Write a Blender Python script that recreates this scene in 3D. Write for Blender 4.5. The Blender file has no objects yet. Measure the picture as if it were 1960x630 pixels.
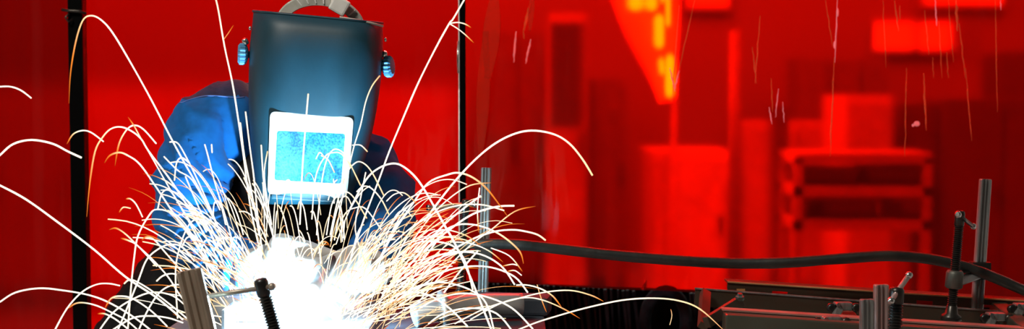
import bpy, bmesh, math, random
from mathutils import Vector, Matrix, noise
random.seed(7)
scene = bpy.context.scene
C = scene.collection
R = math.radians
# ------------------------------------------------------------------ camera
CAM = Vector((0, -2.6, 1.25)); PITCH = R(3.0); F = 2600.0
FW = Vector((0, math.cos(PITCH), -math.sin(PITCH))); UP = Vector((0, math.sin(PITCH), math.cos(PITCH)))
cd = bpy.data.cameras.new('camera'); cam = bpy.data.objects.new('camera', cd); C.objects.link(cam)
cam.location = CAM; cam.rotation_euler = (math.pi/2-PITCH, 0, 0)
cd.sensor_width = 36; cd.lens = 36*F/1960; cd.clip_end = 60; cd.clip_start = .05
cd.dof.use_dof = True; cd.dof.focus_distance = 2.56; cd.dof.aperture_fstop = 4.0
scene.camera = cam
def P(px, py, Y):
    """a surveyed point: where the sight line of a pixel meets the plane at depth Y"""
    d = FW*F + Vector((1, 0, 0))*(px-980) - UP*(py-315)
    return CAM + d*((Y-CAM.y)/d.y)

# ------------------------------------------------------------------ materials
def newmat(name):
    m = bpy.data.materials.new(name); m.use_nodes = True
    nt = m.node_tree; nt.nodes.clear()
    out = nt.nodes.new('ShaderNodeOutputMaterial')
    return m, nt, out
def pmat(name, col, rough=.5, metal=0, col2=None, scale=20, stretch=(1, 1, 1), bump=0, bscale=None, bdist=.002, spec=.5, sheen=0, detail=4, coat=0, lo=.35, hi=.65):
    m, nt, out = newmat(name); N = nt.nodes; L = nt.links
    b = N.new('ShaderNodeBsdfPrincipled'); L.new(b.outputs[0], out.inputs[0])
    b.inputs['Base Color'].default_value = (*col, 1); b.inputs['Roughness'].default_value = rough
    b.inputs['Metallic'].default_value = metal; b.inputs['Specular IOR Level'].default_value = spec
    b.inputs['Coat Weight'].default_value = coat; b.inputs['Coat Roughness'].default_value = .2
    if sheen: b.inputs['Sheen Weight'].default_value = sheen
    tc = N.new('ShaderNodeTexCoord'); mp = N.new('ShaderNodeMapping'); L.new(tc.outputs['Object'], mp.inputs[0]); mp.inputs['Scale'].default_value = stretch
    if col2 is None: col2 = tuple(c*.75 for c in col)
    n = N.new('ShaderNodeTexNoise'); n.inputs['Scale'].default_value = scale; n.inputs['Detail'].default_value = detail; L.new(mp.outputs[0], n.inputs[0])
    r = N.new('ShaderNodeValToRGB'); r.color_ramp.elements[0].position = lo; r.color_ramp.elements[1].position = hi
    r.color_ramp.elements[0].color = (*col, 1); r.color_ramp.elements[1].color = (*col2, 1)
    L.new(n.outputs[0], r.inputs[0]); L.new(r.outputs[0], b.inputs['Base Color'])
    if bump:
        n2 = N.new('ShaderNodeTexNoise'); n2.inputs['Scale'].default_value = bscale or scale*3; n2.inputs['Detail'].default_value = 5; L.new(mp.outputs[0], n2.inputs[0])
        bp = N.new('ShaderNodeBump'); bp.inputs['Strength'].default_value = bump; bp.inputs['Distance'].default_value = bdist
        L.new(n2.outputs[0], bp.inputs['Height']); L.new(bp.outputs[0], b.inputs['Normal'])
    return m
def emat(name, col, s, sampling=True):
    m, nt, out = newmat(name)
    e = nt.nodes.new('ShaderNodeEmission'); e.inputs[0].default_value = (*col, 1); e.inputs[1].default_value = s
    nt.links.new(e.outputs[0], out.inputs[0])
    if not sampling: m.cycles.emission_sampling = 'NONE'
    return m
def film(name, col, refl, haze, blur=0):
    """tinted flexible PVC: lets the light through coloured, scatters a little, shines a little"""
    m, nt, out = newmat(name); N = nt.nodes; L = nt.links
    if blur:
        tr = N.new('ShaderNodeBsdfRefraction'); tr.inputs[0].default_value = (*col, 1); tr.inputs['IOR'].default_value = 1.05; tr.inputs['Roughness'].default_value = blur
    else:
        tr = N.new('ShaderNodeBsdfTransparent'); tr.inputs[0].default_value = (*col, 1)
    df = N.new('ShaderNodeBsdfDiffuse'); df.inputs[0].default_value = (*refl, 1)
    tl = N.new('ShaderNodeBsdfTranslucent'); tl.inputs[0].default_value = (refl[0]*1.4, refl[1], refl[2], 1)
    gl = N.new('ShaderNodeBsdfGlossy'); gl.inputs[0].default_value = (1, 1, 1, 1); gl.inputs['Roughness'].default_value = .12
    a = N.new('ShaderNodeMixShader'); a.inputs[0].default_value = .5; L.new(df.outputs[0], a.inputs[1]); L.new(tl.outputs[0], a.inputs[2])
    b = N.new('ShaderNodeMixShader'); b.inputs[0].default_value = haze; L.new(tr.outputs[0], b.inputs[1]); L.new(a.outputs[0], b.inputs[2])
    c = N.new('ShaderNodeMixShader'); c.inputs[0].default_value = .012; L.new(b.outputs[0], c.inputs[1]); L.new(gl.outputs[0], c.inputs[2])
    tc = N.new('ShaderNodeTexCoord'); mp = N.new('ShaderNodeMapping'); L.new(tc.outputs['Object'], mp.inputs[0]); mp.inputs['Scale'].default_value = (3, 3, .8)
    n = N.new('ShaderNodeTexNoise'); n.inputs['Scale'].default_value = 2.2; n.inputs['Detail'].default_value = 3; L.new(mp.outputs[0], n.inputs[0])
    bp = N.new('ShaderNodeBump'); bp.inputs['Strength'].default_value = .5; bp.inputs['Distance'].default_value = .03; L.new(n.outputs[0], bp.inputs['Height'])
    L.new(bp.outputs[0], gl.inputs['Normal'])
    L.new(c.outputs[0], out.inputs[0])
    return m
M = {}
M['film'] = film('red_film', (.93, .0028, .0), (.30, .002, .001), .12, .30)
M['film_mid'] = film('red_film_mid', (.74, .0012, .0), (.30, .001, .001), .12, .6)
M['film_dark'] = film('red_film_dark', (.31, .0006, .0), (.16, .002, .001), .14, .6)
M['black_post'] = pmat('black_post', (.0015, .0015, .0015), .4, spec=.08)
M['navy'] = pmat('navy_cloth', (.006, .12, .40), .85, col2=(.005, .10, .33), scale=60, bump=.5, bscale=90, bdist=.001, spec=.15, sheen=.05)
M['navy_shade'] = pmat('navy_cloth_shade', (.035, .035, .085), .9, scale=60, bump=.4, bscale=200, spec=.1, sheen=.15)
M['stitch'] = pmat('stitch', (.12, .25, .7), .8)
M['leather_black'] = pmat('leather_black', (.003, .003, .004), .6, scale=30, bump=.4, spec=.2)
M['glove'] = pmat('glove_leather', (.42, .40, .38), .8, col2=(.3, .29, .28), scale=25, bump=.6, bscale=60, spec=.2)
M['skin'] = pmat('skin', (.5, .3, .22), .5)
M['shell'] = pmat('helmet_shell', (.003, .034, .054), .5, col2=(.005, .046, .074), scale=9, stretch=(1, 1, .6), bump=.25, bscale=220, bdist=.0006, spec=.45)
M['frame'] = pmat('lens_frame', (.8, .86, .9), .5, col2=(.76, .84, .88))
M['band'] = pmat('headgear_band', (.50, .50, .44), .45, col2=(.38, .38, .33), scale=40)
M['ridge'] = pmat('band_ridge', (.9, .9, .85), .35)
M['cap'] = pmat('dark_cap', (.03, .03, .028), .9)
M['knob'] = pmat('knob_plastic', (.10, .32, .55), .35)
M['chrome'] = pmat('bright_metal', (.8, .8, .76), .25, 1, bump=.3, bscale=80)
M['rod_steel'] = pmat('rod_steel', (.5, .45, .4), .38, .5, col2=(.3, .26, .2), scale=40)
M['bar_steel'] = pmat('bar_steel', (.46, .37, .28), .42, .45, col2=(.26, .20, .15), scale=12, stretch=(1, 1, .3), bump=.3, bscale=90)
M['bar_grey'] = pmat('bar_grey', (.40, .39, .37), .3, .6, col2=(.24, .23, .22), scale=20, stretch=(4, 4, .4), bump=.2)
M['bar_pink'] = pmat('bar_rosy', (.55, .36, .33), .35, .5, col2=(.34, .28, .26), scale=20, stretch=(4, 4, .4), bump=.2)
M['black_steel'] = pmat('black_steel', (.035, .035, .035), .32, .7, col2=(.06, .05, .04), scale=30)
M['boss'] = pmat('cast_boss', (.14, .14, .12), .5, .6, bump=.5, bscale=60)
M['rail_dark'] = pmat('rail_dark', (.08, .055, .035), .45, .6, col2=(.09, .065, .045), scale=14, stretch=(.3, 1, 1))
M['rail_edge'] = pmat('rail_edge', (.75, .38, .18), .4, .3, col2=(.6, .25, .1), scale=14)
M['tube'] = pmat('square_tube', (.16, .16, .12), .32, .6, col2=(.09, .10, .07), scale=10, stretch=(.4, 1, 1))
M['tube_highlight'] = pmat('square_tube_highlight', (.62, .32, .27), .35, .3, col2=(.42, .2, .17), scale=14)
M['cable'] = pmat('cable_rubber', (.022, .018, .013), .42, col2=(.010, .009, .007), scale=25, bump=.5, bscale=70, spec=.6)
M['table'] = pmat('table_steel', (.07, .085, .11), .55, .2, col2=(.035, .042, .055), scale=8, bump=.2, spec=.2)
M['work'] = pmat('workpiece_steel', (.55, .56, .58), .35, .6, col2=(.4, .41, .43), scale=14)
M['slat'] = pmat('rack_slat', (.022, .023, .025), .9, 0, col2=(.008, .008, .009), scale=16, spec=.03)
M['rack_black'] = pmat('rack_black', (.002, .002, .002), .9, spec=.05)
M['bolt_green'] = pmat('plated_bolt', (.35, .6, .55), .3, 1)
M['slot_glow'] = pmat('slot_glow_orange', (.7, .35, .12), .6)
# workshop behind the curtains
M['wall'] = pmat('wall_paint', (.38, .37, .35), .9, col2=(.30, .29, .27), scale=.45, detail=1)
M['floor'] = pmat('floor_concrete', (.45, .44, .42), .6, col2=(.35, .34, .33), scale=.8)
M['ceil'] = pmat('ceiling_paint', (.3, .3, .3), .9)
M['w90'] = pmat('white_paint', (.85, .85, .83), .6)
M['w60'] = pmat('light_grey_paint', (.62, .62, .6), .7)
M['w30'] = pmat('mid_grey_paint', (.24, .24, .24), .7)
M['w15'] = pmat('dark_grey_paint', (.13, .13, .13), .7)
M['w06'] = pmat('charcoal_paint', (.05, .05, .05), .7)
M['lamp'] = emat('lamp_glow', (1, .95, .8), 190)
M['lampdim'] = emat('window_glow', (1, .95, .85), 6)
M['lit_window'] = emat('lit_window', (1, .95, .85), 3.6)

# ------------------------------------------------------------------ mesh builder
class MB:
    def __init__(s): s.v = []; s.f = []; s.sm = []; s.heat = []
    def quad(s, *pts):
        b = len(s.v); s.v += [Vector(p) for p in pts]; s.f.append(tuple(range(b, b+len(pts)))); s.sm.append(False); return s
    def box(s, c, size, rot=None, bev=0):
        c = Vector(c); hx, hy, hz = [a/2 for a in size]; b = len(s.v)
        bm = bmesh.new(); bmesh.ops.create_cube(bm, size=1)
        for v in bm.verts: v.co = Vector((v.co.x*hx*2, v.co.y*hy*2, v.co.z*hz*2))
        if bev: bmesh.ops.bevel(bm, geom=bm.edges[:], offset=bev, segments=2, profile=.6, affect='EDGES')
        bm.verts.index_update()
        for v in bm.verts:
            p = v.co.copy()
            if rot is not None: p = rot @ p
            s.v.append(p+c)
        for f in bm.faces: s.f.append(tuple(b+v.index for v in f.verts)); s.sm.append(False)
        bm.free(); return s
    def beam(s, a, b, w, d, ref=(0, 1, 0), bev=0):
        """rectangular bar from a to b; w across, d along ref"""
        a = Vector(a); b = Vector(b); z = (b-a).normalized(); x = z.cross(Vector(ref))*-1
        if x.length < 1e-4: x = Vector((1, 0, 0))
        x.normalize(); y = z.cross(x); rot = Matrix((x, y, z)).transposed()
        return s.box((a+b)/2, (w, d, (b-a).length), rot, bev)
    def tube(s, pts, rad, n=10, cap=True, smooth=True, heats=None, flat=None):
        pts = [Vector(p) for p in pts]; m = len(pts)
        if not hasattr(rad, '__len__'): rad = [rad]*m
        b = len(s.v); t0 = (pts[1]-pts[0]).normalized()
        x = t0.cross(Vector((0, 1, 0)));
        if x.length < .1: x = t0.cross(Vector((0, 0, 1)))
        x.normalize()
        for i, p in enumerate(pts):
            t = (pts[min(i+1, m-1)]-pts[max(i-1, 0)]).normalized()
            x = (x-t*x.dot(t)).normalized(); y = t.cross(x)
            for k in range(n):
                a = 2*math.pi*k/n
                s.v.append(p+(x*math.cos(a)+y*math.sin(a)*(flat or 1))*rad[i])
                if heats: s.heat.append(heats[i])
        for i in range(m-1):
            for k in range(n):
                s.f.append((b+i*n+k, b+i*n+(k+1) % n, b+(i+1)*n+(k+1) % n, b+(i+1)*n+k)); s.sm.append(smooth)
        if cap:
            s.f.append(tuple(b+k for k in range(n))[::-1]); s.f.append(tuple(b+(m-1)*n+k for k in range(n))); s.sm += [False, False]
        return s
    def lathe(s, prof, a, axis, n=20, smooth=True, lobes=0, amp=0):
        """prof: list of (r, h) along axis from a"""
        a = Vector(a); z = Vector(axis).normalized(); x = z.cross(Vector((0, 1, 0)))
        if x.length < .1: x = z.cross(Vector((1, 0, 0)))
        x.normalize(); y = z.cross(x); b = len(s.v); m = len(prof)
        for r, h in prof:
            for k in range(n):
                t = 2*math.pi*k/n; rr = r*(1+amp*math.cos(lobes*t)) if lobes else r
                s.v.append(a+z*h+(x*math.cos(t)+y*math.sin(t))*rr)
        for i in range(m-1):
            for k in range(n):
                s.f.append((b+i*n+k, b+i*n+(k+1) % n, b+(i+1)*n+(k+1) % n, b+(i+1)*n+k)); s.sm.append(smooth)
        s.f.append(tuple(b+k for k in range(n))[::-1]); s.f.append(tuple(b+(m-1)*n+k for k in range(n))); s.sm += [False, False]
        return s
    def cap(s, a, b, ra, rb, n=14):
        """tapered capsule"""
        a = Vector(a); b = Vector(b); L = (b-a).length; d = (b-a)/max(L, 1e-6); prof = []
        for i in range(6):
            t = math.pi/2*(1-i/6); prof.append((ra*math.cos(t)+1e-5, -ra*math.sin(t)))
        prof.append((ra, 0)); prof.append((rb, L))
        for i in range(1, 7):
            t = math.pi/2*i/6; prof.append((rb*math.cos(t)+1e-5, L+rb*math.sin(t)))
        return s.lathe(prof, a, d, n)
    def ell(s, c, r, rot=None):
        bm = bmesh.new(); bmesh.ops.create_icosphere(bm, subdivisions=3, radius=1); b = len(s.v); bm.verts.index_update()
        for v in bm.verts:
            p = Vector((v.co.x*r[0], v.co.y*r[1], v.co.z*r[2]))
            if rot is not None: p = rot @ p
            s.v.append(p+Vector(c))
        for f in bm.faces: s.f.append(tuple(b+v.index for v in f.verts)); s.sm.append(True)
        bm.free(); return s
    def build(s, name, mat, parent=None, origin=None):
        o = origin if origin is not None else (ORIG.get(parent.name, Vector()) if parent else None)
        if o is None: o = s.v[0]*0
        o = Vector(o)
        me = bpy.data.meshes.new(name); me.from_pydata([v-o for v in s.v], [], s.f)
        me.polygons.foreach_set('use_smooth', s.sm)
        if s.heat:
            uv = me.uv_layers.new(name='heat'); h = s.heat; fl = []
            for lp in me.loops: fl += [h[lp.vertex_index], .5]
            uv.data.foreach_set('uv', fl)
        me.materials.append(mat); me.update()
        ob = bpy.data.objects.new(name, me); C.objects.link(ob)
        if parent: ob.parent = parent; ORIG[ob.name] = o
        else: ob.location = o; ORIG[ob.name] = o
        return ob
ORIG = {}
def tag(o, label, cat, group=None, kind=None):
    if label: o['label'] = label
    if cat: o['category'] = cat
    if group: o['group'] = group
    if kind: o['kind'] = kind
    return o
def thing(name, loc, label, cat, group=None):
    o = bpy.data.objects.new(name, None); C.objects.link(o); o.location = loc; o.empty_display_size = .05
    ORIG[o.name] = Vector(loc); return tag(o, label, cat, group)
def struct(name, mb, mat, origin=(0, 0, 0)):
    o = mb.build(name, mat, None, origin); o['kind'] = 'structure'; return o
def child(mb, name, mat, parent, label=None):
    o = mb.build(name, mat, parent)
    if label: o['label'] = label
    return o
def remesh(mb, name, mat, parent, voxel=.012, smooth=6, disp=None):
    """fuse the overlapping volumes of mb into one continuous surface"""
    tmp = mb.build('tmp', mat, None, (0, 0, 0))
    rm = tmp.modifiers.new('r', 'REMESH'); rm.mode = 'VOXEL'; rm.voxel_size = voxel; rm.use_smooth_shade = True
    sm = tmp.modifiers.new('s', 'SMOOTH'); sm.iterations = smooth; sm.factor = .5
    dg = bpy.context.evaluated_depsgraph_get(); dg.update()
    me = bpy.data.meshes.new_from_object(tmp.evaluated_get(dg)); me.name = name
    bpy.data.objects.remove(tmp)
    if disp:
        ns = [v.normal.copy() for v in me.vertices]
        for v, n in zip(me.vertices, ns): v.co += n*disp(v.co)
    o = ORIG.get(parent.name, Vector()) if parent else Vector()
    for v in me.vertices: v.co -= o
    me.polygons.foreach_set('use_smooth', [True]*len(me.polygons)); me.update()
    if not me.materials: me.materials.append(mat)
    ob = bpy.data.objects.new(name, me); C.objects.link(ob)
    if parent: ob.parent = parent
    ORIG[ob.name] = o
    return ob
def copy_tree(o, parent=None):
    c = o.copy(); C.objects.link(c); c.parent = parent
    for ch in [x for x in bpy.data.objects if x.parent is o]: copy_tree(ch, c)
    return c
def spline(pts, k=6):
    out = []; n = len(pts)
    for i in range(n-1):
        p0 = pts[max(i-1, 0)]; p1 = pts[i]; p2 = pts[i+1]; p3 = pts[min(i+2, n-1)]
        for j in range(k):
            t = j/k
            out.append(tuple(.5*((2*b)+(-a+c)*t+(2*a-5*b+4*c-d)*t*t+(-a+3*b-3*c+d)*t**3) for a, b, c, d in zip(p0, p1, p2, p3)))
    out.append(tuple(pts[-1])); return out

# ------------------------------------------------------------------ the workshop shell
X0, X1, Y0, Y1, ZC = -5.0, 5.5, -4.2, 7.2, 4.2
def slab(name, c, size, mat): return struct(name, MB().box(c, size), mat, c)
slab('floor', ((X0+X1)/2, (Y0+Y1)/2, -.1), (X1-X0+.4, Y1-Y0+.4, .2), M['floor'])
slab('ceiling', ((X0+X1)/2, (Y0+Y1)/2, ZC+.1), (X1-X0+.4, Y1-Y0+.4, .2), M['ceil'])
slab('wall_back', ((X0+X1)/2, Y1+.1, ZC/2), (X1-X0+.4, .2, ZC), M['wall'])
slab('wall_front', ((X0+X1)/2, Y0-.1, ZC/2), (X1-X0+.4, .2, ZC), M['w06'])
slab('wall_left', (X0-.1, (Y0+Y1)/2, ZC/2), (.2, Y1-Y0, ZC), M['wall'])
slab('wall_right', (X1+.1, (Y0+Y1)/2, ZC/2), (.2, Y1-Y0, ZC), M['wall'])

# ------------------------------------------------------------------ curtains on their posts
YC = .85
def curtain(name, x0, x1, hem0, hem1, top, y, mat, label, waves, amp, nx=80, nz=40, curl=None):
    """hanging film with vertical folds; 1.2 mm thick"""
    m = MB(); 
    for j in range(nz+1):
        for i in range(nx+1):
            u = i/nx; v = j/nz; x = x0+(x1-x0)*u
            hem = hem0+(hem1-hem0)*u; z = hem+(top-hem)*v
            yy = y+amp*(math.sin(u*waves*6.28+v*.8)*.6+math.sin(u*waves*2.7*6.28+1.3-v*1.5)*.25+.8*noise.noise(Vector((x*1.3, 3.1, z*.7))))*(1-.3*v)
            if curl: yy += curl(u, v)
            m.v.append(Vector((x, yy, z)))
    for j in range(nz):
        for i in range(nx):
            a = j*(nx+1)+i; m.f.append((a, a+1, a+nx+2, a+nx+1)); m.sm.append(True)
    o = m.build(name, mat, None, ((x0+x1)/2, y, top)); tag(o, label, 'curtain')
    return o
xl0 = P(-260, 0, YC).x; xp = P(163, 300, YC).x; xq = P(887, 300, YC).x; xr1 = P(2250, 0, YC).x
zh0 = P(940, 541, YC).z; zh1 = P(1960, 592, YC).z
hs = (zh1-zh0)/(P(1960, 0, YC).x-P(940, 0, YC).x)
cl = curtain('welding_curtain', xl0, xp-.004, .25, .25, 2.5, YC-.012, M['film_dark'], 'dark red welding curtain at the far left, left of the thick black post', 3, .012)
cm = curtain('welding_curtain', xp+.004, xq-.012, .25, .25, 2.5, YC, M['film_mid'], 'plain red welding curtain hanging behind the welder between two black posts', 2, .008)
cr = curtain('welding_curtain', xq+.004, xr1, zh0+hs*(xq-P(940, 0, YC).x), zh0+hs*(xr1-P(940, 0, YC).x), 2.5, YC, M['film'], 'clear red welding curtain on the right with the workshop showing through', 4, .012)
def post(px, w, label, extras=True):
    b = P(px, 300, YC); x = b.x
    t = thing('curtain_post', (x, YC-.045, 0), label, 'post')
    child(MB().box((x, YC-.045, 1.27), (w, w, 2.5), bev=.003), 'upright', M['black_post'], t)
    child(MB().box((x, YC-.045, .012), (.3, .4, .022), bev=.004), 'base_plate', M['black_post'], t)
    return t, x
t, x = post(163, .037, 'thick black square post left of the welder, joining two red curtains')
m = MB(); z = P(163, 22, YC-.06).z
m.tube([(x-.03, YC-.068, z+.004), (x-.01, YC-.072, z+.001), (x+.012, YC-.071, z), (x+.03, YC-.066, z-.005)], .004, 8)
m.tube([(x-.012, YC-.07, z-.006), (x-.02, YC-.075, z-.016), (x-.012, YC-.078, z-.026), (x-.004, YC-.07, z-.02)], .0025, 8)
child(m, 'wire_tie', M['black_steel'], t, 'twisted wire tie near the top of the post')
t, x = post(887, .016, 'thin black post behind the clamps, between the plain and the clear curtain')
m = MB(); zz = P(880, 118, YC).z
m.tube([(x-.011, YC-.056, zz-.03), (x-.0115, YC-.057, zz), (x-.011, YC-.056, zz+.05)], .0024, 8)  # thin bright strip imitates a highlight along the post edge
child(m, 'post_highlight', M['chrome'], t, 'narrow shiny strip added as a highlight on the post edge')
m = MB(); m.box((( xl0+xr1)/2, YC-.02, 2.53), (xr1-xl0+.1, .05, .05), bev=.004)
o = m.build('curtain_rail', M['black_post'], None, ((xl0+xr1)/2, YC-.02, 2.53)); tag(o, 'black rail along the top that carries the red curtains', 'rail')
# scuffs and dried drips on the clear curtain: (px, py0, py1, width px, drift)
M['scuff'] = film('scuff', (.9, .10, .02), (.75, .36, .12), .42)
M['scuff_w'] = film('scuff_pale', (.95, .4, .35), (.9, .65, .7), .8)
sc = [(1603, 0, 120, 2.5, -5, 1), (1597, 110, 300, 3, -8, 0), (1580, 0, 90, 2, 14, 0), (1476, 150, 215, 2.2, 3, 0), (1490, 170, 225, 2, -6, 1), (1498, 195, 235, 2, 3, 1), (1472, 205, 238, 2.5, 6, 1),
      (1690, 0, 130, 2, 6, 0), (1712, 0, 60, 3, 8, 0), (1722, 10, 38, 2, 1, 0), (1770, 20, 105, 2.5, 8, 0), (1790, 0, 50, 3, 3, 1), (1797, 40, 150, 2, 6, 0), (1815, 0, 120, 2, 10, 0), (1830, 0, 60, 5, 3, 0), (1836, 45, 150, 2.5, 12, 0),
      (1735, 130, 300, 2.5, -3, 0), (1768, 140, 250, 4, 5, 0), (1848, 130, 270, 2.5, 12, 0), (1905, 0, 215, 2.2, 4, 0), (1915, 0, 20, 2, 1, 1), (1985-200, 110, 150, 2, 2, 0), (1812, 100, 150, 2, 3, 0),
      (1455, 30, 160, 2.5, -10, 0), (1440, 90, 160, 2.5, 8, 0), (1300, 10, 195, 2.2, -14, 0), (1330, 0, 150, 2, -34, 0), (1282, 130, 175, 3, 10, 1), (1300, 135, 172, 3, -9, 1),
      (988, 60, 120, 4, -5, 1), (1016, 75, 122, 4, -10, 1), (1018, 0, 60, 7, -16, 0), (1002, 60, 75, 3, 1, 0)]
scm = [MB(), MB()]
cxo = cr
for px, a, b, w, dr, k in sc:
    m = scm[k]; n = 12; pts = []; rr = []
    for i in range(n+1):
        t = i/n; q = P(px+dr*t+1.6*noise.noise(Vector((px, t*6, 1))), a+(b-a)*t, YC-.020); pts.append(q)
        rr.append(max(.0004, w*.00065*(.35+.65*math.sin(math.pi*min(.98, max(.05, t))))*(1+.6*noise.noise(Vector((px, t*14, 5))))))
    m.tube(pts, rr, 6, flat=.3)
for px, a, b, w, dr in ((948, -20, 150, 34, -14), (930, 60, 300, 26, -10), (1020, -20, 60, 12, -6)):  # faint brown strips painted in for reflections in the curtain folds
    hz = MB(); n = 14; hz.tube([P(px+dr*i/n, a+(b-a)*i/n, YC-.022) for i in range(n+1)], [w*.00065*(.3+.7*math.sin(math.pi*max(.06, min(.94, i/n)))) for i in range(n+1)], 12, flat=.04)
    child(hz, 'painted_reflection', film('painted_reflection', (.93, .06, .01), (.55, .25, .10), .14), cr, 'wide faint brownish reflection painted on the film')
# ragged pale flake
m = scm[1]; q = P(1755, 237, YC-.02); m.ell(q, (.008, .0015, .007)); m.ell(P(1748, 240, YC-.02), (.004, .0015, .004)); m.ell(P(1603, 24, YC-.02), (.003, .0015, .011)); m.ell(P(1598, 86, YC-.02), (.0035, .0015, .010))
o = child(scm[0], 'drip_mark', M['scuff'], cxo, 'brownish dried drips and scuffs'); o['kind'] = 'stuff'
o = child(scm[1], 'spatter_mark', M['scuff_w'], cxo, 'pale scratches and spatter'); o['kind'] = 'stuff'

# ------------------------------------------------------------------ workshop seen through the clear curtain
def wbox(px0, py0, px1, py1, Y, depth):
    a = P(px0, py1, Y); b = P(px1, py0, Y)
    return Vector(((a.x+b.x)/2, Y+depth/2, (a.z+b.z)/2)), (b.x-a.x, depth, b.z-a.z)
def furn(name, label, cat, px0, py0, px1, py1, Y, depth, mat, ground=True, kind='cabinet', group=None):
    """a standing piece built where it stands, down to the floor"""
    a = P(px0, py1, Y); b = P(px1, py0, Y)
    z0 = 0 if ground else a.z
    t = thing(name, ((a.x+b.x)/2, Y+depth/2, z0), label, cat, group)
    w = b.x-a.x; h = b.z-z0; cx = (a.x+b.x)/2; cy = Y+depth/2
    return t, cx, cy, z0, w, h
def cabinet(name, label, px0, py0, px1, Y, depth, mat, doors=2, mat2=None, cat='cabinet'):
    t, cx, cy, z0, w, h = furn(name, label, cat, px0, py0, px1, 600, Y, depth, mat)
    child(MB().box((cx, cy, h/2+.03), (w, depth, h-.06), bev=.01), 'body', mat, t)
    child(MB().box((cx, cy, .03), (w*.94, depth*.9, .06)), 'plinth', M['w06'], t)
    for i in range(doors):
        dw = w/doors
        d = child(MB().box((cx-w/2+dw*(i+.5), Y-.012, h/2+.03), (dw-.02, .022, h-.14), bev=.004), 'door', mat2 or mat, t)
        child(MB().beam((cx-w/2+dw*(i+.5)+dw*.36, Y-.04, h*.5), (cx-w/2+dw*(i+.5)+dw*.36, Y-.04, h*.6), .02, .02), 'handle', M['w06'], d)
    return t
def shelf(name, label, px0, py0, px1, Y, depth, levels, mat, cat='shelf'):
    t, cx, cy, z0, w, h = furn(name, label, cat, px0, py0, px1, 600, Y, depth, mat)
    for sx in (-1, 1):
        for sy in (-1, 1): child(MB().box((cx+sx*(w/2-.025), cy+sy*(depth/2-.025), h/2), (.05, .05, h)), 'upright', mat, t)
    for l in levels: child(MB().box((cx, cy, l), (w, depth, .05)), 'shelf_board', mat, t)
    return t, cx, cy, w
# louvred cabinet seen faint at 1060-1112
t = cabinet('louvred_cabinet', 'tall louvred cabinet faintly visible behind the curtain, left of the bright lamps', 1058, 30, 1114, 5.6, .5, M['w60'], 1)
a, b = P(1064, 100, 5.6), P(1108, 100, 5.6)
m = MB()
for k in range(15):
    z = P(0, 50+13*k, 5.6).z; m.box(((a.x+b.x)/2, 5.572, z), (b.x-a.x, .03, .016), Matrix.Rotation(.5, 3, 'X'))
child(m, 'louvres', M['w15'], t)
cabinet('tool_cabinet', 'dark tool cabinet behind the curtain, beside the louvred cabinet', 930, 60, 1050, 6.3, .5, M['w30'], 2)
cabinet('tool_cabinet', 'grey tool cabinet seen through the curtain, below the bright slanting brace', 1122, 150, 1190, 6.2, .45, M['w30'], 1)
# bright A-shaped brace and lamps
def beamthing(name, label, p0, p1, Y, w, d, mat, cat='beam', base=True):
    a = P(*p0, Y); b = P(*p1, Y); o = min((a, b), key=lambda q: q.z)
    t = thing(name, o, label, cat); child(MB().beam(a, b, w, d, bev=.006), 'bar', mat, t); return t, a, b
t, a, b = beamthing('slanting_brace', 'bright orange-lit slanting brace running down to the lamp post', (1072, -260), (1262, 190), 4.3, .09, .06, M['w90'])
tri = [P(1120, -190, 4.33), P(1300, -190, 4.33), P(1294, 60, 4.33), P(1279, 188, 4.33), P(1255, 150, 4.33)]
gm = MB(); bk_ = [q+Vector((0, .03, 0)) for q in tri]; gm.v = tri+bk_; gm.f = [(0, 1, 2, 3, 4), (9, 8, 7, 6, 5)]+[(i, i+5, (i+1) % 5+5, (i+1) % 5) for i in range(5)]; gm.sm = [False]*7
child(gm, 'gusset', M['w90'], t)
t = thing('lamp_post', P(1280, 190, 4.75)*1, 'upright post with several bright yellow lamps glowing through the curtain', 'lamp post')
t.location.z = 0; ORIG[t.name] = Vector(t.location)
q = P(1283, 190, 4.8)
child(MB().box((q.x, 4.8, (P(0, -400, 4.8).z)/2), (.045, .06, P(0, -400, 4.8).z), bev=.005), 'pole', M['w90'], t)
child(MB().box((q.x, 4.8, .02), (.4, .4, .04), bev=.01), 'base', M['w15'], t)
for (px, py0, py1, w) in ((1207, -6, 22, 9), (1231, -4, 22, 9), (1247, 33, 92, 8.5), (1251, 114, 142, 5), (1273, 108, 184, 9), (1268, -20, 52, 4), (1255, -8, 8, 4)):
    a = P(px, py0, 4.22); b = P(px+ (3 if w == 5 else 0), py1, 4.22)
    l = MB().cap(a-(a-b).normalized()*w*.0027, b+(a-b).normalized()*w*.0027, w*.0031, w*.0031, 12)
    ar = child(MB().beam((a+b)/2+Vector((0, .01, 0)), Vector((q.x, 4.8, (a.z+b.z)/2)), .015, .015, ref=(0, 0, 1)), 'lamp_arm', M['w15'], t)
    child(l, 'lamp_tube', M['lamp'], ar)
# lit openings
def window(i, px0, py0, px1, py1, mat):
    Yw = Y1-.03; c, s = wbox(px0, py0, px1, py1, Yw-.03, .04)
    o = struct('window_%d' % i, MB().box(c, (s[0]+.08, .05, s[2]+.08), bev=.008), M['w60'], c)
    child(MB().box((c.x, c.y-.03, c.z), (s[0], .012, s[2])), 'window_pane', mat, o)
window(1, 1663, 50, 1724, 94, M['lit_window'])
window(2, 1731, 52, 1795, 94, M['lit_window'])
window(3, 1318, -40, 1380, 14, M['lit_window'])
window(4, 1745, -60, 1878, 10, M['lit_window'])
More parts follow.
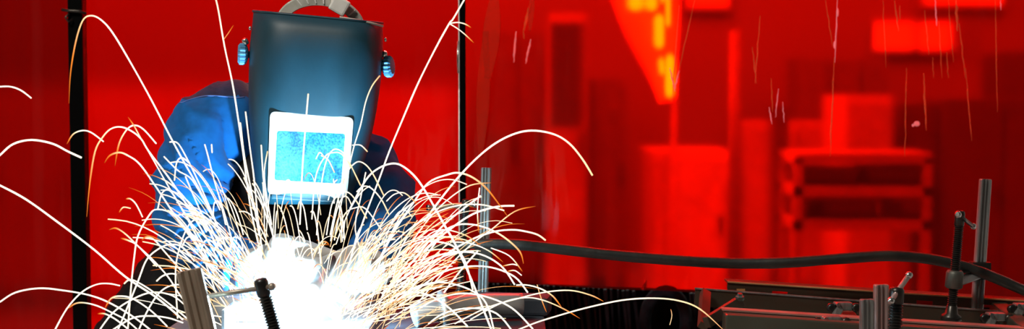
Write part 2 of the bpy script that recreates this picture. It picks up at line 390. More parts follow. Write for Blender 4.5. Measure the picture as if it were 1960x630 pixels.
# big pale machine and benches
cabinet('pale_machine_cabinet', 'pale machine cabinet glowing brightest red behind the curtain, above the middle of the cable', 1222, 285, 1392, 5.3, .6, M['w90'], 1, cat='cabinet')
cabinet('pale_crate_stack', 'square pale panel cabinet seen through the curtain below the two bright windows', 1590, 182, 1700, 5.0, .5, M['w90'], 1)
cabinet('grey_locker', 'dark locker at the right edge behind the curtain', 1785, 188, 1990, 5.2, .6, M['w15'], 2, cat='locker')
cabinet('grey_locker', 'dark locker standing right of the pale panel cabinet', 1703, 196, 1782, 5.3, .6, M['w15'], 1, cat='locker')
cabinet('wide_bench_cabinet', 'wide grey bench seen through the curtain right of the dark post', 1420, 232, 1588, 5.8, .5, M['w60'], 2, cat='bench')
def wpost(label, px0, px1, py0, Y, mat):
    t, cx, cy, z0, w, h = furn('steel_column', label, 'column', px0, py0, px1, 600, Y, .12, mat)
    child(MB().box((cx, cy, h/2), (w, .12, h), bev=.01), 'shaft', mat, t); child(MB().box((cx, cy, .015), (w+.15, .3, .03)), 'foot_plate', mat, t)
wpost('dark column just right of the brightest red patch', 1390, 1417, 60, 4.4, M['w30'])
wpost('shorter dark column between the pale patch and the shelving', 1462, 1488, 200, 4.6, M['w15'])
wpost('faint column left of the slanting brace, above the cable', 1160, 1180, 200, 5.2, M['w30'])
t, cx, cy, w = shelf('storage_shelf', 'storage shelving with dark crates behind the clear curtain at right', 1500, 300, 1770, 4.1, .45, [P(0, 300, 4.1).z, P(0, 362, 4.1).z, P(0, 425, 4.1).z], M['w60'])
def crate(px0, py0, px1, py1, label, mat):
    Y = 4.15; a = P(px0, py1, Y); b = P(px1, py0, Y); w = b.x-a.x; h = b.z-a.z; cx_ = (a.x+b.x)/2
    t = thing('storage_crate', (cx_, Y+.15, a.z), label, 'crate', None)
    m = MB().box((cx_, Y+.15, a.z+.01), (w, .3, .02))
    for sx in (-1, 1): m.box((cx_+sx*(w/2-.008), Y+.15, a.z+h/2), (.016, .3, h))
    for sy in (-1, 1): m.box((cx_, Y+.15+sy*.142, a.z+h/2), (w, .016, h))
    child(m, 'bin', mat, t); child(MB().box((cx_, Y+.15, b.z), (w+.02, .32, .02), bev=.004), 'rim', mat, t)
crate(1512, 322, 1628, 350, 'wide dark crate on the upper shelf, left of another wide crate', M['w15'])
crate(1645, 320, 1760, 350, 'wide dark crate on the upper shelf at its right end', M['w15'])
crate(1555, 378, 1672, 413, 'dark crate in the middle of the lower shelf', M['w15'])
crate(1705, 378, 1762, 413, 'small dark crate at the right end of the lower shelf', M['w30'])
crate(1508, 380, 1540, 413, 'small grey crate at the left end of the lower shelf', M['w30'])
cabinet('workbench', 'low pale bench running along the back behind the plain curtain', -150, 172, 880, 5.5, .7, M['w90'], 6, cat='bench')
cabinet('workbench', 'long dark cupboard row seen through the curtain above the crates', 1500, 110, 1690, 6.4, .5, M['w30'], 3, cat='cupboard')
cabinet('side_cupboard', 'dark cupboard behind the curtain under the top right corner', 1880, 100, 2000, 6.2, .6, M['w15'], 1, cat='cupboard')

# slatted rack of dark strips below the curtain hem
YR = 1.05
xa = P(905, 560, YR).x; xb = P(1405, 560, YR).x
t = thing('slatted_rack', ((xa+xb)/2, YR+.1, 0), 'black rack of upright steel strips showing under the curtain hem', 'rack')
def rtop(px): return P(px, 548+(px-940)*.049, YR).z
m = MB()
pz = [P(905, 0, YR).x, P(1500, 0, YR).x]
n = 46
for k in range(n):
    px = 912+(1395-912)*k/(n-1)+random.uniform(-3, 3); x = P(px, 560, YR).x
    if 1225 < px < 1318: continue
    zt = rtop(px)+random.uniform(.008, .011); tl = random.uniform(.03, .10)
    child(MB().beam((x+tl*.9, YR-random.uniform(.0, .02), .1), (x, YR-random.uniform(0, .02), zt), random.uniform(.003, .009), .02, bev=.001), 'steel_strip', M['slat'], t)
child(MB().quad((xa-.3, YR+.05, .02), (xb+.9, YR+.05, .02), (P(2000, 0, YR).x, YR+.05, rtop(2000)+.014), (xb, YR+.05, rtop(1405)+.014), (xa-.3, YR+.05, rtop(880)+.014)).quad((xa-.3, YR+.08, rtop(880)+.014), (P(2000, 0, YR).x, YR+.08, rtop(2000)+.014), (xb+.9, YR+.08, .02), (xa-.3, YR+.08, .02)), 'light_block_board', M['rack_black'], t)  # added black board keeps workshop light from leaking between the strips
child(MB().box(((xa+xb)/2+.1, YR+.03, .1), (xb-xa+.6, .2, .2)), 'foot_beam', M['rack_black'], t)
# ring standing in the rack
q = P(1272, 600, YR-.03); o = MB(); o.tube([(q.x+math.cos(a*.2618)*.055-.0*a, YR-.05, q.z-.02+math.sin(a*.2618)*.085) for a in range(25)], .016, 10, cap=False)
o = o.build('coiled_hose', M['slat'], None, (q.x, YR-.05, q.z-.12)); tag(o, 'grey hose coiled in a ring against the slatted rack', 'hose')
q = P(1229, 552, YR-.05); q2 = P(1237, 552, YR-.05)
o = MB().lathe([(.006, 0), (.007, .006), (.004, .02), (.0035, .03)], P(1229, 556, YR-.045), (.3, 0, 1), 12).build('glint_screw', M['chrome'], None, P(1229, 556, YR-.045)); tag(o, 'tiny shiny screw added as a glint on the slatted rack', 'screw')  # added screw stands in for a glint on the rack

# ------------------------------------------------------------------ welding table and workpiece
ZT = .82
tx1 = P(1040, 590, .08).x
t = thing('welding_table', (-.3, -.2, 0), 'steel welding table in front of the welder, seen under the sparks', 'table')
tx0 = -.62
child(MB().box(((tx1+tx0)/2, -.17, ZT-.02), (tx1-tx0, .52, .04), bev=.004), 'tabletop', M['table'], t)
for x in (tx0+.06, tx1-.06):
    for y in (-.38, .04): child(MB().box((x, y, (ZT-.04)/2), (.05, .05, ZT-.04), bev=.003), 'leg', M['table'], t)
ARC = P(588, 578, -.215)
# the part being welded: a bracket of plate and tube
wo = P(585, 640, -.16); wo.z = ZT
t = thing('steel_workpiece', wo, 'overexposed steel bracket being welded on the table under the helmet', 'workpiece')
child(MB().box((wo.x-.06, -.16, ZT+.006), (.36, .22, .012), bev=.002), 'base_plate', M['work'], t)
child(MB().tube([(wo.x-.17, -.13, ZT+.036), (wo.x+.02, -.13, ZT+.036)], .024, 20), 'cross_tube', M['work'], t)
child(MB().box((wo.x-.13, -.20, ZT+.030), (.006, .10, .045), bev=.001), 'upright_plate', M['work'], t)
q = P(830, 612, -.1); q.z = ZT
t = thing('curved_workpiece', q, 'blue-grey rounded metal piece on the table right of the glare', 'workpiece')
m = MB(); pts = [(P(790, 0, -.12).x, -.12, ZT+.02), (P(840, 0, -.10).x, -.10, ZT+.03), (P(900, 0, -.06).x, -.06, ZT+.032), (P(1000, 0, -.04).x, -.04, ZT+.03)]
m.tube(spline(pts, 6), [.021]*19, 18); child(m, 'pipe', M['work'], t)
child(MB().lathe([(.022, 0), (.034, .001), (.034, .012), (.022, .013)], (pts[1][0], pts[1][1], ZT+.03), Vector((1, .3, .06)), 24), 'flange', M['work'], t)
q = P(960, 600, .03)
o = MB().box((0, 0, 0), (.16, .07, .035), Matrix.Rotation(-.15, 3, 'Z'), bev=.006).build('steel_block', M['table'], None, (0, 0, 0)); o.location = (P(975, 0, .04).x, .045, ZT+.0182)
tag(o, 'low dark steel block on the table below the middle clamp', 'block')

# ------------------------------------------------------------------ bar clamps
def screwmesh(a, b, r, pitch):
    a = Vector(a); b = Vector(b); L = (b-a).length; n = int(L/pitch); prof = []
    for i in range(n): prof += [(r*.74, i*pitch), (r, (i+.35)*pitch), (r, (i+.55)*pitch), (r*.74, (i+.9)*pitch)]
    prof.append((r*.74, L)); return MB().lathe(prof, a, b-a, 16, smooth=False)
def barmesh(a, b, w, d):
    """rolled clamp bar: flat with two grooves down each face"""
    a = Vector(a); b = Vector(b); z = (b-a).normalized(); x = Vector((1, 0, 0)); x = (x-z*x.dot(z)).normalized(); y = z.cross(x)
    pr = [(-.5, -.2), (-.42, -.5), (-.3, -.5), (-.2, -.15), (-.05, -.15), (.0, -.42), (.05, -.15), (.2, -.15), (.3, -.5), (.36, -.5), (.5, -.1), (.5, .38), (.44, .5), (.27, .5), (.2, .3), (-.2, .3), (-.27, .5), (-.44, .5), (-.5, .38)]
    m = MB(); n = len(pr); L = (b-a).length
    rings = [(0, 1), (L-.002, 1), (L, .9)]
    for h, s in rings:
        for u, v in pr: m.v.append(a+z*h+x*u*w*s+y*(-v)*d*s*-1)
    for j in range(len(rings)-1):
        for k in range(n): m.f.append((j*n+k, j*n+(k+1) % n, (j+1)*n+(k+1) % n, (j+1)*n+k)); m.sm.append(False)
    m.f.append(tuple(range(n))[::-1]); m.f.append(tuple(range((len(rings)-1)*n, len(rings)*n))); m.sm += [False, False]
    return m
def bar_clamp(label, bar, screw, arm, handle, mats, w, d, sr, foot=True, ball=.006, hr=.004, group=None, jaw=None):
    """bar=(bottom, top); screw=(bottom, top); arm = height where the sliding arm sits (0..1 on the bar)"""
    b0, b1 = bar; s0, s1 = screw
    t = thing('bar_clamp', b0, label, 'clamp', group)
    br = child(barmesh(b0, b1, w, d), 'bar', mats[0], t)
    # sliding arm: sleeve round the bar, web, threaded boss round the screw
    u = (arm-b0.z)/(b1.z-b0.z); pb = b0.lerp(b1, u); us = (arm-s0.z)/(s1.z-s0.z); ps = s0.lerp(s1, us)
    m = MB(); m.beam(pb-Vector((0, 0, .018)), pb+Vector((0, 0, .018)), w+.014, d+.014, bev=.003)
    m.beam(pb+Vector((0, 0, -.004)), ps+Vector((0, 0, -.004)), .022, .016, ref=(0, 1, 0), bev=.003)
    child(m, 'sliding_arm', mats[2], t)
    dz = (s1-s0).normalized()
    child(MB().lathe([(sr*1.3, -.018), (sr*1.75, -.015), (sr*1.75, .012), (sr*1.5, .017), (sr*1.2, .018)], ps, dz, 18), 'threaded_boss', mats[3], t)
    L = (s1-s0).length
    sc = child(screwmesh(s0, s1-dz*.03, sr, sr*.42), 'screw', mats[1], t)
    child(MB().lathe([(sr*.8, 0), (sr*1.02, .003), (sr*1.02, .024), (sr*.9, .029), (sr*.5, .031)], s1-dz*.032, dz, 16), 'screw_head', mats[1], sc)
    h0, h1 = handle; hd = (h1-h0).normalized()
    hb = child(MB().tube([h0, h1], hr, 12), 'tommy_bar', mats[4], t)
    for e, sgn in ((h0, -1), (h1, 1)): child(MB().lathe([(hr, 0), (ball, .003), (ball, .008), (hr*.8, .011)], e-hd*sgn*.004, hd*sgn, 14), 'end_cap', mats[5], hb)
    if foot: child(MB().lathe([(sr*.7, .03), (sr*1.1, .026), (sr*1.3, .012), (sr*2.0, .008), (sr*2.1, 0), (sr*1.6, -.004)][::-1], s0-dz*.012, dz, 18), 'foot_pad', M['black_steel'], t)
    if jaw is not None:
        jm = MB(); jp = Vector((s0.x, s0.y, b0.z+.014)); jm.beam(b0+Vector((0, 0, .014)), jp, .026, .018, bev=.003); jm.box(jp+Vector((0, 0, .012)), (.03, .03, .012), bev=.003)
        child(jm, 'fixed_jaw', mats[2], t)
    return t
# A: front left, on the table's front edge
Ya = -.44
bar_clamp('large steel bar clamp standing in front of the glare at bottom left',
          (P(425, 790, Ya), P(361, 517, Ya)), (P(540, 682, Ya+.035), P(497, 532, Ya+.03)), P(0, 668, Ya).z,
          (P(374, 571, Ya+.035), P(519, 549, Ya+.025)), (M['bar_steel'], M['black_steel'], M['black_steel'], M['boss'], M['rod_steel'], M['rod_steel']), .040, .016, .0115, hr=.0042, ball=.0065, jaw=1)
# B: middle, behind the sparks
Yb = .15
bar_clamp('slim bar clamp standing at mid frame where the black cable passes',
          (P(922, 640, Yb), P(931, 321, Yb)), (P(879, 570, Yb-.02), P(892, 380, Yb-.02)), P(0, 482, Yb).z,
          (P(822, 398, Yb-.03), P(908, 391, Yb-.01)), (M['bar_grey'], M['black_steel'], M['black_steel'], M['boss'], M['rod_steel'], M['chrome']), .021, .012, .0085, hr=.0055, ball=.008, jaw=1)
# C: right
Yc = .06
bar_clamp('tall bar clamp at the right edge with its screw crossing the cable',
          (P(1866, 660, Yc+.09), P(1887, 343, Yc+.09)), (P(1821, 600, Yc-.045), P(1838, 402, Yc-.045)), P(0, 529, Yc).z,
          (P(1834, 411, Yc-.10), P(1862, 433, Yc+.02)), (M['bar_grey'], M['black_steel'], M['black_steel'], M['boss'], M['black_steel'], M['chrome']), .024, .014, .0095, hr=.004, ball=.0065, jaw=1)
# D: stub clamps front right
Yd = -.2
bar_clamp('short bar clamp with rosy bar and a slanting handle, in front of the rails',
          (P(1686, 800, Yd), P(1687, 545, Yd)), (P(1708, 730, Yd-.03), P(1717, 548, Yd-.03)), P(0, 690, Yd).z,
          (P(1706, 575, Yd-.045), P(1739, 528, Yd-.02)), (M['bar_pink'], M['black_steel'], M['black_steel'], M['boss'], M['bar_pink'], M['chrome']), .026, .016, .0125, hr=.0048, ball=.0065, jaw=1)
bar_clamp('short grooved bar clamp just left of the rosy one, its screw out of sight',
          (P(1658, 800, Yd-.08), P(1660, 573, Yd-.08)), (P(1625, 780, Yd-.08), P(1625, 680, Yd-.08)), P(0, 710, Yd-.08).z,
          (P(1610, 695, Yd-.08), P(1645, 695, Yd-.08)), (M['bar_grey'], M['black_steel'], M['black_steel'], M['boss'], M['rod_steel'], M['rod_steel']), .024, .015, .011, jaw=1)

# ------------------------------------------------------------------ fixture frame of rails at right
t = thing('fixture_frame', (1.0, 0, 0), 'steel rail frame at bottom right with slotted back rail and square front tube', 'frame')
Yr = .17
a = P(1392, 540, Yr); b = P(2060, 583, Yr-.02)
# slotted angle: built as web strips around the slots
m = MB()
web_t, web_b = .0, .036
def along(px): u = (px-1392)/(2060-1392); return a.lerp(b, u)
slots = [(1478, 1508), (1755, 1786), (1875, 1985)]
# top flange
m.beam(a+Vector((0, .018, 0)), b+Vector((0, .018, 0)), .004, .045, bev=.001)
edges = [1392]+[v for s in slots for v in s]+[2060]
for i in range(0, len(edges), 2):
    p, q = along(edges[i]), along(edges[i+1])
    for zc in (-.020,): m.beam(p+Vector((0, 0, zc)), q+Vector((0, 0, zc)), .0165, .004)
for p_, q_, z_, h_ in ((a, b, -.0065, .0115), (a, b, -.0345, .014)):
    m.beam(p_+Vector((0, 0, z_)), q_+Vector((0, 0, z_)), h_, .0042)
child(m, 'slotted_rail', M['rail_dark'], t)
child(MB().beam(a+Vector((0, -.004, .001)), b+Vector((0, -.004, .001)), .0030, .004), 'rail_lip', M['rail_edge'], t, 'orange-brown upper edge of the back rail')  # lip brighter and more orange than the rail
a2 = P(1330, 552, Yr-.06); b2 = P(2060, 607, Yr-.08)
child(MB().beam(a2, b2, .003, .004), 'rail_lower_edge', M['bar_grey'], t)
child(MB().beam(a2+Vector((0, .002, -.019)), b2+Vector((0, .002, -.019)), .034, .003), 'lower_web', M['rail_dark'], t)
child(MB().box(P(1418, 558, Yr-.004), (.017, .002, .010)), 'painted_slot_glow', M['slot_glow'], t, 'small orange patch painted as light through a slot of the back rail')  # orange patch painted in for light showing through a slot
Yf = -.08
a3 = P(1385, 597, Yf); b3 = P(2060, 640, Yf-.03)
child(MB().beam(a3+Vector((0, .0, -.022)), b3+Vector((0, .0, -.022)), .042, .05, bev=.004), 'front_tube', M['tube'], t)
child(MB().beam(a3+Vector((0, .022, .002)), b3+Vector((0, .022, .002)), .003, .03), 'tube_top_highlight', M['tube_highlight'], t, 'rosy highlight painted on the top face of the front tube')  # lighter strip paints the highlight along the top of the tube
# cross members and legs
for px in (1405, 1620, 1925):
    p = P(px, 590, Yr-.05); child(MB().beam(Vector((p.x, Yr, .81)), Vector((p.x-.03, Yf, .80)), .03, .03, ref=(0, 0, 1), bev=.003), 'cross_member', M['tube'], t)
child(MB().beam(P(1418, 577, .02), P(1352, 618, -.06), .022, .014, bev=.002), 'brace', M['rail_dark'], t)
child(MB().lathe([(.009, 0), (.009, .007), (.006, .009), (.005, .013)], P(1416, 574, .01), (0, -.2, 1), 6, smooth=False), 'bolt', M['bolt_green'], t)
child(MB().beam(P(1350, 560, .1), P(1346, 625, -.05), .018, .014), 'end_post', M['rail_dark'], t)
for px, y in ((1410, Yr), (2040, Yr), (1410, Yf), (2040, Yf)):
    x = P(px, 600, y).x; child(MB().box((x, y, .395), (.045, .045, .79), bev=.004), 'leg', M['tube'], t)
child(MB().beam((P(1560, 0, -.2).x, -.235, .735), (P(1800, 0, -.2).x, -.235, .735), .04, .05, bev=.004), 'clamp_rail', M['tube'], t)
for px in (1575, 1790): child(MB().beam((P(px, 0, -.2).x, -.23, .76), (P(px, 0, -.2).x, Yf, .77), .03, .03, ref=(0, 0, 1), bev=.003), 'cross_member', M['tube'], t)
# toggle clamps on the rails
def toggle(px, py, Y, s, label):
    q = P(px, py, Y); t = thing('toggle_clamp', q, label, 'clamp')
    child(MB().box(q+Vector((0, 0, .004*s)), (.034*s, .022, .016*s), bev=.003), 'body', M['bar_grey'], t)
    child(MB().beam(q+Vector((-.004, 0, .006)), q+Vector((-.024*s, -.03, -.018*s)), .014*s, .012, bev=.002), 'arm', M['bar_grey'], t)
    for dx in (-.024, .024): child(MB().lathe([(.006*s, -.005), (.009*s, -.003), (.009*s, .005), (.005*s, .007)], q+Vector((dx*s, -.008, .002)), (0, -1, 0), 14), 'pivot', M['black_steel'], t)
    child(MB().lathe([(.003, 0), (.005, .001), (.004, .006)], q+Vector((-.012, -.011, .008)), (0, -1, .2), 10), 'bolt', M['chrome'], t)
toggle(1613, 590, .03, 1.0, 'small steel toggle clamp on the rails left of the stub clamps')
toggle(1905, 610, .03, 1.0, 'small steel toggle clamp on the rails under the tall right clamp')
toggle(1590, 618, -.08, 1.1, 'pale steel toggle clamp on the front tube left of the grooved bar')
toggle(1957, 592, .06, 1.0, 'steel toggle clamp cut by the right frame edge')

# ------------------------------------------------------------------ torch cable
cp = [(700, 545, -.08), (760, 510, .03), (810, 482, .09), (850, 470, .10), (900, 468, .10), (960, 467, .10), (1010, 470, .10), (1080, 478, .11), (1180, 489, .11), (1300, 499, .11), (1400, 504, .11), (1500, 503, .10), (1600, 496, .095), (1700, 490, .09), (1780, 496, .09), (1850, 512, .085), (1900, 530, .07), (1960, 556, .05), (2060, 600, .0), (2150, 680, -.05)]
cw = [P(*c) for c in cp]
rad = []
sp = spline([tuple(c) for c in cw], 8)
for i in range(len(sp)):
    u = i/8
    r = .0042 if u < 2.5 else (.0042+(.0108-.0042)*min(1, (u-2.5)/2))
    rad.append(r+.0006*noise.noise(Vector((u*2, 0, 0))))
o = MB().tube(sp, rad, 14).build('torch_cable', M['cable'], None, cw[5]); tag(o, 'thick black rubber welding cable running along behind the clamps', 'cable')

# ------------------------------------------------------------------ the welder
W = thing('person', (P(560, 300, .5).x-.1, .5, 0), 'person in blue welding jacket and dark helmet bending over the glowing weld', 'person')
def folds(p):
    d = .0035*noise.noise(p*14)+.006*noise.noise(Vector((p.x*22, p.y*12, p.z*5)))
    a = noise.noise(Vector((p.x*9+p.z*3, p.y*6, p.z*6-p.x*5))*1.6); d += .006*(1-min(1, abs(a)*5))
    return d
# body (skin), hidden under the clothes: one continuous figure
hd = P(606, 175, .11)
b = MB(); b.ell(hd, (.075, .095, .115)); b.ell(hd+Vector((0, -.095, -.005)), (.014, .018, .022)); b.ell(hd+Vector((-.076, 0, 0)), (.01, .018, .03)); b.ell(hd+Vector((.076, 0, 0)), (.01, .018, .03))
b.ell(hd+Vector((0, -.06, -.075)), (.04, .04, .03))
b.cap(hd+Vector((0, .04, -.07)), P(585, 300, .27), .055, .065); b.ell(P(560, 360, .33), (.16, .10, .2))
b.cap(P(560, 360, .33), P(390, 620, .45), .13, .14)
SL = (P(455, 262, .27), P(362, 445, .08), P(490, 540, -.04)); SR = (P(690, 335, .25), P(738, 445, .08), P(700, 512, -.03))
for a_, b_, c_ in (SL, SR): b.cap(a_, b_, .05, .04); b.cap(b_, c_, .04, .028); b.cap(P(560, 330, .3), a_, .09, .05)
hips = P(330, 690, .48)
for dx in (-.09, .10):
    k = Vector((hips.x+dx, .36, .48)); b.cap(hips+Vector((dx, 0, 0)), k, .08, .055); b.cap(k, Vector((hips.x+dx, .46, .09)), .055, .038); b.cap(Vector((hips.x+dx, .46, .05)), Vector((hips.x+dx, .33, .04)), .035, .03)
body = remesh(b, 'body', M['skin'], W, .014, 3)
# trousers and boots
b = MB(); b.cap(P(385, 560, .43), hips, .15, .17)
for dx in (-.09, .10):
    k = Vector((hips.x+dx, .36, .48)); b.cap(hips+Vector((dx, 0, 0)), k, .11, .08); b.cap(k, Vector((hips.x+dx, .46, .10)), .08, .065)
remesh(b, 'trousers', M['leather_black'], W, .016, 4, folds)
for dx in (-.09, .10):
    x = hips.x+dx; bb = MB(); bb.cap((x, .47, .13), (x, .47, .06), .055, .05); bb.cap((x, .47, .05), (x, .31, .045), .048, .044); bt = remesh(bb, 'boot', M['leather_black'], W, .01, 3)
    child(MB().box((x, .385, .012), (.10, .29, .024), bev=.008), 'sole', M['rack_black'], bt)
# black leather apron and skirt covering the front and the left hip
b = MB(); b.cap(P(400, 490, .34), P(330, 640, .38), .105, .155); b.cap(P(330, 620, .36), P(265, 760, .40), .13, .17); b.ell(P(560, 430, .21), (.17, .09, .17)); b.cap(P(560, 450, .24), P(470, 600, .26), .14, .15)
remesh(b, 'leather_apron', M['leather_black'], W, .014, 5, folds)
# jacket
b = MB()
b.ell(P(545, 320, .33), (.19, .14, .20)); b.ell(P(500, 270, .33), (.15, .12, .12))
b.ell(P(440, 238, .26), (.092, .10, .092)); b.cap(P(430, 240, .25), P(396, 262, .22), .09, .082); b.cap(P(392, 262, .21), P(368, 350, .13), .084, .074); b.cap(P(368, 350, .13), P(366, 440, .06), .074, .064)
b.cap(P(366, 440, .06), P(476, 532, -.045), .064, .050)
b.cap(P(600, 310, .30), P(690, 335, .25), .10, .088); b.cap(P(690, 335, .25), P(728, 375, .17), .086, .072); b.cap(P(728, 375, .17), P(737, 440, .08), .072, .060); b.cap(P(737, 440, .08), P(705, 505, -.01), .060, .046)
b.cap(P(545, 350, .35), P(420, 560, .44), .15, .13)
def jf(p):
    d = folds(p)
    # drag folds radiating from the left armpit
    q = P(470, 400, .05); v = Vector((p.x-q.x, 0, p.z-q.z)); r_ = v.length; ang = math.atan2(v.z, -v.x)
    if p.x < P(520, 0, .1).x and .03 < r_ < .32: 
        sv = math.sin(ang*11+5*noise.noise(p*4)); d += .022*(abs(sv)**.6-.6)*min(1, r_/.1)*max(0, 1-(r_/.32)**2)
    return d
jk = remesh(b, 'jacket', M['navy'], W, .009, 5, jf)
# shoulder top: greyer jacket colour painted in for shade, with its stitched seam
dg = bpy.context.evaluated_depsgraph_get(); dg.update()
from mathutils.bvhtree import BVHTree
jo = ORIG[W.name]; bv = BVHTree.FromPolygons([v.co+jo for v in jk.data.vertices], [tuple(p.vertices) for p in jk.data.polygons])
def onjacket(px, py, off=.001):
    d = (P(px, py, .5)-CAM).normalized(); h = bv.ray_cast(CAM, d)
    return (h[0]-d*off) if h[0] is not None else None
pts = [onjacket(px, py) for px, py in spline([(338, 196), (350, 196), (366, 190), (392, 184), (420, 184), (448, 187), (468, 186)], 5)]
pts = [p for p in pts if p is not None]
if len(pts) > 3: child(MB().tube(pts, .0012, 6), 'yoke_seam', M['stitch'], jk, 'light blue stitched seam across the shoulder')
me = jk.data; me.materials.append(M['navy_shade'])
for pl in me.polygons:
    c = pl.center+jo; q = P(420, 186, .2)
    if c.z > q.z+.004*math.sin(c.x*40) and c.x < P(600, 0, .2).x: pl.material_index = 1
# collar
b = MB(); cpts = []
cq = P(592, 270, .2)
for k in range(17):
    a_ = R(-200+k*220/16); cpts.append(cq+Vector((math.cos(a_)*.095, math.sin(a_)*.09+.0, .02*math.sin(a_*2))))
m = MB(); m.tube(cpts, .022, 10, flat=.6); child(m, 'collar', M['navy'], jk)
# gloves
def glove(palm, fdir, side, up, name, curl=.9, s=1.0, cuff=None):
    fdir = fdir.normalized(); side = (side-fdir*side.dot(fdir)).normalized(); up = side.cross(fdir).normalized()*(1 if side.cross(fdir).dot(up) > 0 else -1)
    b = MB()
    for k in range(4): b.cap(palm+side*(k-1.5)*.021*s-fdir*.04*s, palm+side*(k-1.5)*.023*s+fdir*.035*s, .021*s, .0175*s)
    for k, L in enumerate((.9, 1.0, .95, .78)):
        p = palm+side*(k-1.5)*.0255*s+fdir*.045*s; d = fdir.copy(); ang = 0
        for j, seg in enumerate((.038, .028, .022)):
            ang += curl*(.55, .8, .6)[j]; d = fdir*math.cos(ang)-up*math.sin(ang)+side*(k-1.5)*.06
            q = p+d.normalized()*seg*L*s; b.cap(p, q, (.0125-.0008*j)*s, (.0118-.001*j)*s); p = q
    p = palm-fdir*.02*s-side*.034*s; d = (fdir*.55-side*.75-up*.35).normalized()
    for j, seg in enumerate((.04, .032, .025)):
        q = p+d*seg*s; b.cap(p, q, (.0165-.0018*j)*s, (.0150-.0018*j)*s); p = q; d = (d+fdir*.5-up*.35+side*.25).normalized()
    g = remesh(b, name, M['glove'], W, .0045, 3, lambda p: .0012*noise.noise(p*60))
    if cuff is not None:
        c = palm-fdir*.045*s; n_ = (cuff-c).normalized(); L = (cuff-c).length
        child(MB().lathe([(.034, 0), (.041, L*.35), (.047, L*.8), (.050, L), (.044, L*.99)], c, n_, 24, lobes=5, amp=.04), 'cuff', M['glove'], g)
    return g
# his hand at the left of the picture steadies the work; the other holds the torch
pl_ = P(560, 512, -.09)
glove(pl_, Vector((.75, -.32, -.18)), Vector((.15, .5, .9)), Vector((-.1, -.9, .3)), 'welding_glove', .75, 1.1, P(470, 532, -.04))
pr_ = P(664, 522, -.09)
glove(pr_, Vector((-.75, -.45, -.25)), Vector((-.1, -.35, .9)), Vector((.1, -.8, .5)), 'welding_glove', 1.0, .95, P(700, 516, -.055))
# torch held in the right-hand glove
LPOS = ARC+Vector((0, -.013, .004)); TD = (P(742, 335, .14)-LPOS).normalized()
tp = [P(735, 516, .0), P(700, 508, -.05), P(668, 498, -.075), LPOS+TD*.13, LPOS+TD*.085, LPOS+TD*.024]
t = thing('welding_torch', tp[1], 'welding torch held in the gloved hand at the edge of the glare', 'torch')
child(MB().tube(spline([tuple(q) for q in tp[:5]], 6), [.015]*13+[.013, .012, .012, .011, .010, .010]+[.010]*6, 14), 'handle', M['black_steel'], t)
child(MB().tube([tp[4], tp[4].lerp(tp[5], .75), tp[5]], [.0115, .0115, .0095], 16), 'nozzle', M['bar_grey'], t)

# ------------------------------------------------------------------ helmet
# rows: (py, left px, right px, front Y)
rows = [(27, 485, 732, -.036), (48, 483, 733, -.056), (90, 478, 733, -.066), (140, 476, 729, -.066), (200, 476, 721, -.058), (260, 479, 709, -.046), (310, 483, 695, -.034), (350, 488, 680, -.024), (376, 495, 669, -.014), (386, 504, 660, .000)]
rs = spline(rows, 5)
def yf(py, px=590):
    for i in range(len(rs)-1):
        if rs[i][0] <= py <= rs[i+1][0]:
            u = (py-rs[i][0])/(rs[i+1][0]-rs[i][0]); return rs[i][3]*(1-u)+rs[i+1][3]*u
    return rs[-1][3]
NT = 48; m = MB()
for i, (py, l, r, y) in enumerate(rs):
    for k in range(NT+1):
        th = R(-112+224*k/NT); s_ = math.sin(th); c_ = math.cos(th)
        hw = (r-l)/2; D = .105 - .03*max(0, (py-250)/130)
        x_ = math.copysign(abs(s_)**.72, s_); yy = D*(1-(1-abs(x_)**5)**.5) if c_ > 0 else D*(1+abs(c_)*2.1)
        tl = (x_+0)*5.5      # the rim dips to the right: the head is rolled a little
        tilt = 6+ x_*12*max(0, 1-(py-16)/330)
        m.v.append(P((l+r)/2+hw*x_, py+tilt, y+yy))
for i in range(len(rs)-1):
    for k in range(NT):
        a_ = i*(NT+1)+k; m.f.append((a_, a_+NT+1, a_+NT+2, a_+1)); m.sm.append(True)
H = child(m, 'welding_helmet', M['shell'], W, 'dark blue-black welding helmet shell with square window')
so = H.modifiers.new('thick', 'SOLIDIFY'); so.thickness = .0035; so.offset = -1
bvv = H.modifiers.new('sub', 'SUBSURF'); bvv.levels = 1; bvv.render_levels = 1
# rim bead
def rowpts(i, off=0): return [m.v[i*(NT+1)+k]+Vector((0, 0, off)) for k in range(NT+1)]
child(MB().tube(rowpts(0), .0028, 8), 'rim', M['shell'], H)
# lens frame
def fq(px, py, off): return P(px, py, yf(py)-off)
def rquad(c, rpx, n=5):
    out = []
    for i in range(4):
        p0 = Vector(c[i-1]); p1 = Vector(c[i]); p2 = Vector(c[(i+1) % 4])
        a_ = p1+(p0-p1).normalized()*rpx; b_ = p1+(p2-p1).normalized()*rpx
        for j in range(n+1):
            t_ = j/n; out.append(((1-t_)**2*a_.x+2*t_*(1-t_)*p1.x+t_*t_*b_.x, (1-t_)**2*a_.y+2*t_*(1-t_)*p1.y+t_*t_*b_.y))
    return out
outer = rquad([(517, 213), (677, 225), (664, 380), (512, 372)], 12); o2 = rquad([(526, 224), (667, 234), (657, 371), (520, 363)], 8)
inner2 = rquad([(526, 246), (665, 252), (656, 356), (521, 349)], 8); inner = rquad([(530, 250), (661, 256), (653, 352), (525, 345)], 6)
m2 = MB(); loops = [(outer, -.004), (outer, .0005), (o2, .0055), (inner2, .0058), (inner, .0048), (inner, -.002)]
for lp, off in loops:
    for (x_, y_) in lp: m2.v.append(fq(x_, y_, off))
n_ = len(outer)
for j in range(len(loops)-1):
    for k in range(n_): m2.f.append((j*n_+k, j*n_+(k+1) % n_, (j+1)*n_+(k+1) % n_, (j+1)*n_+k)); m2.sm.append(False)
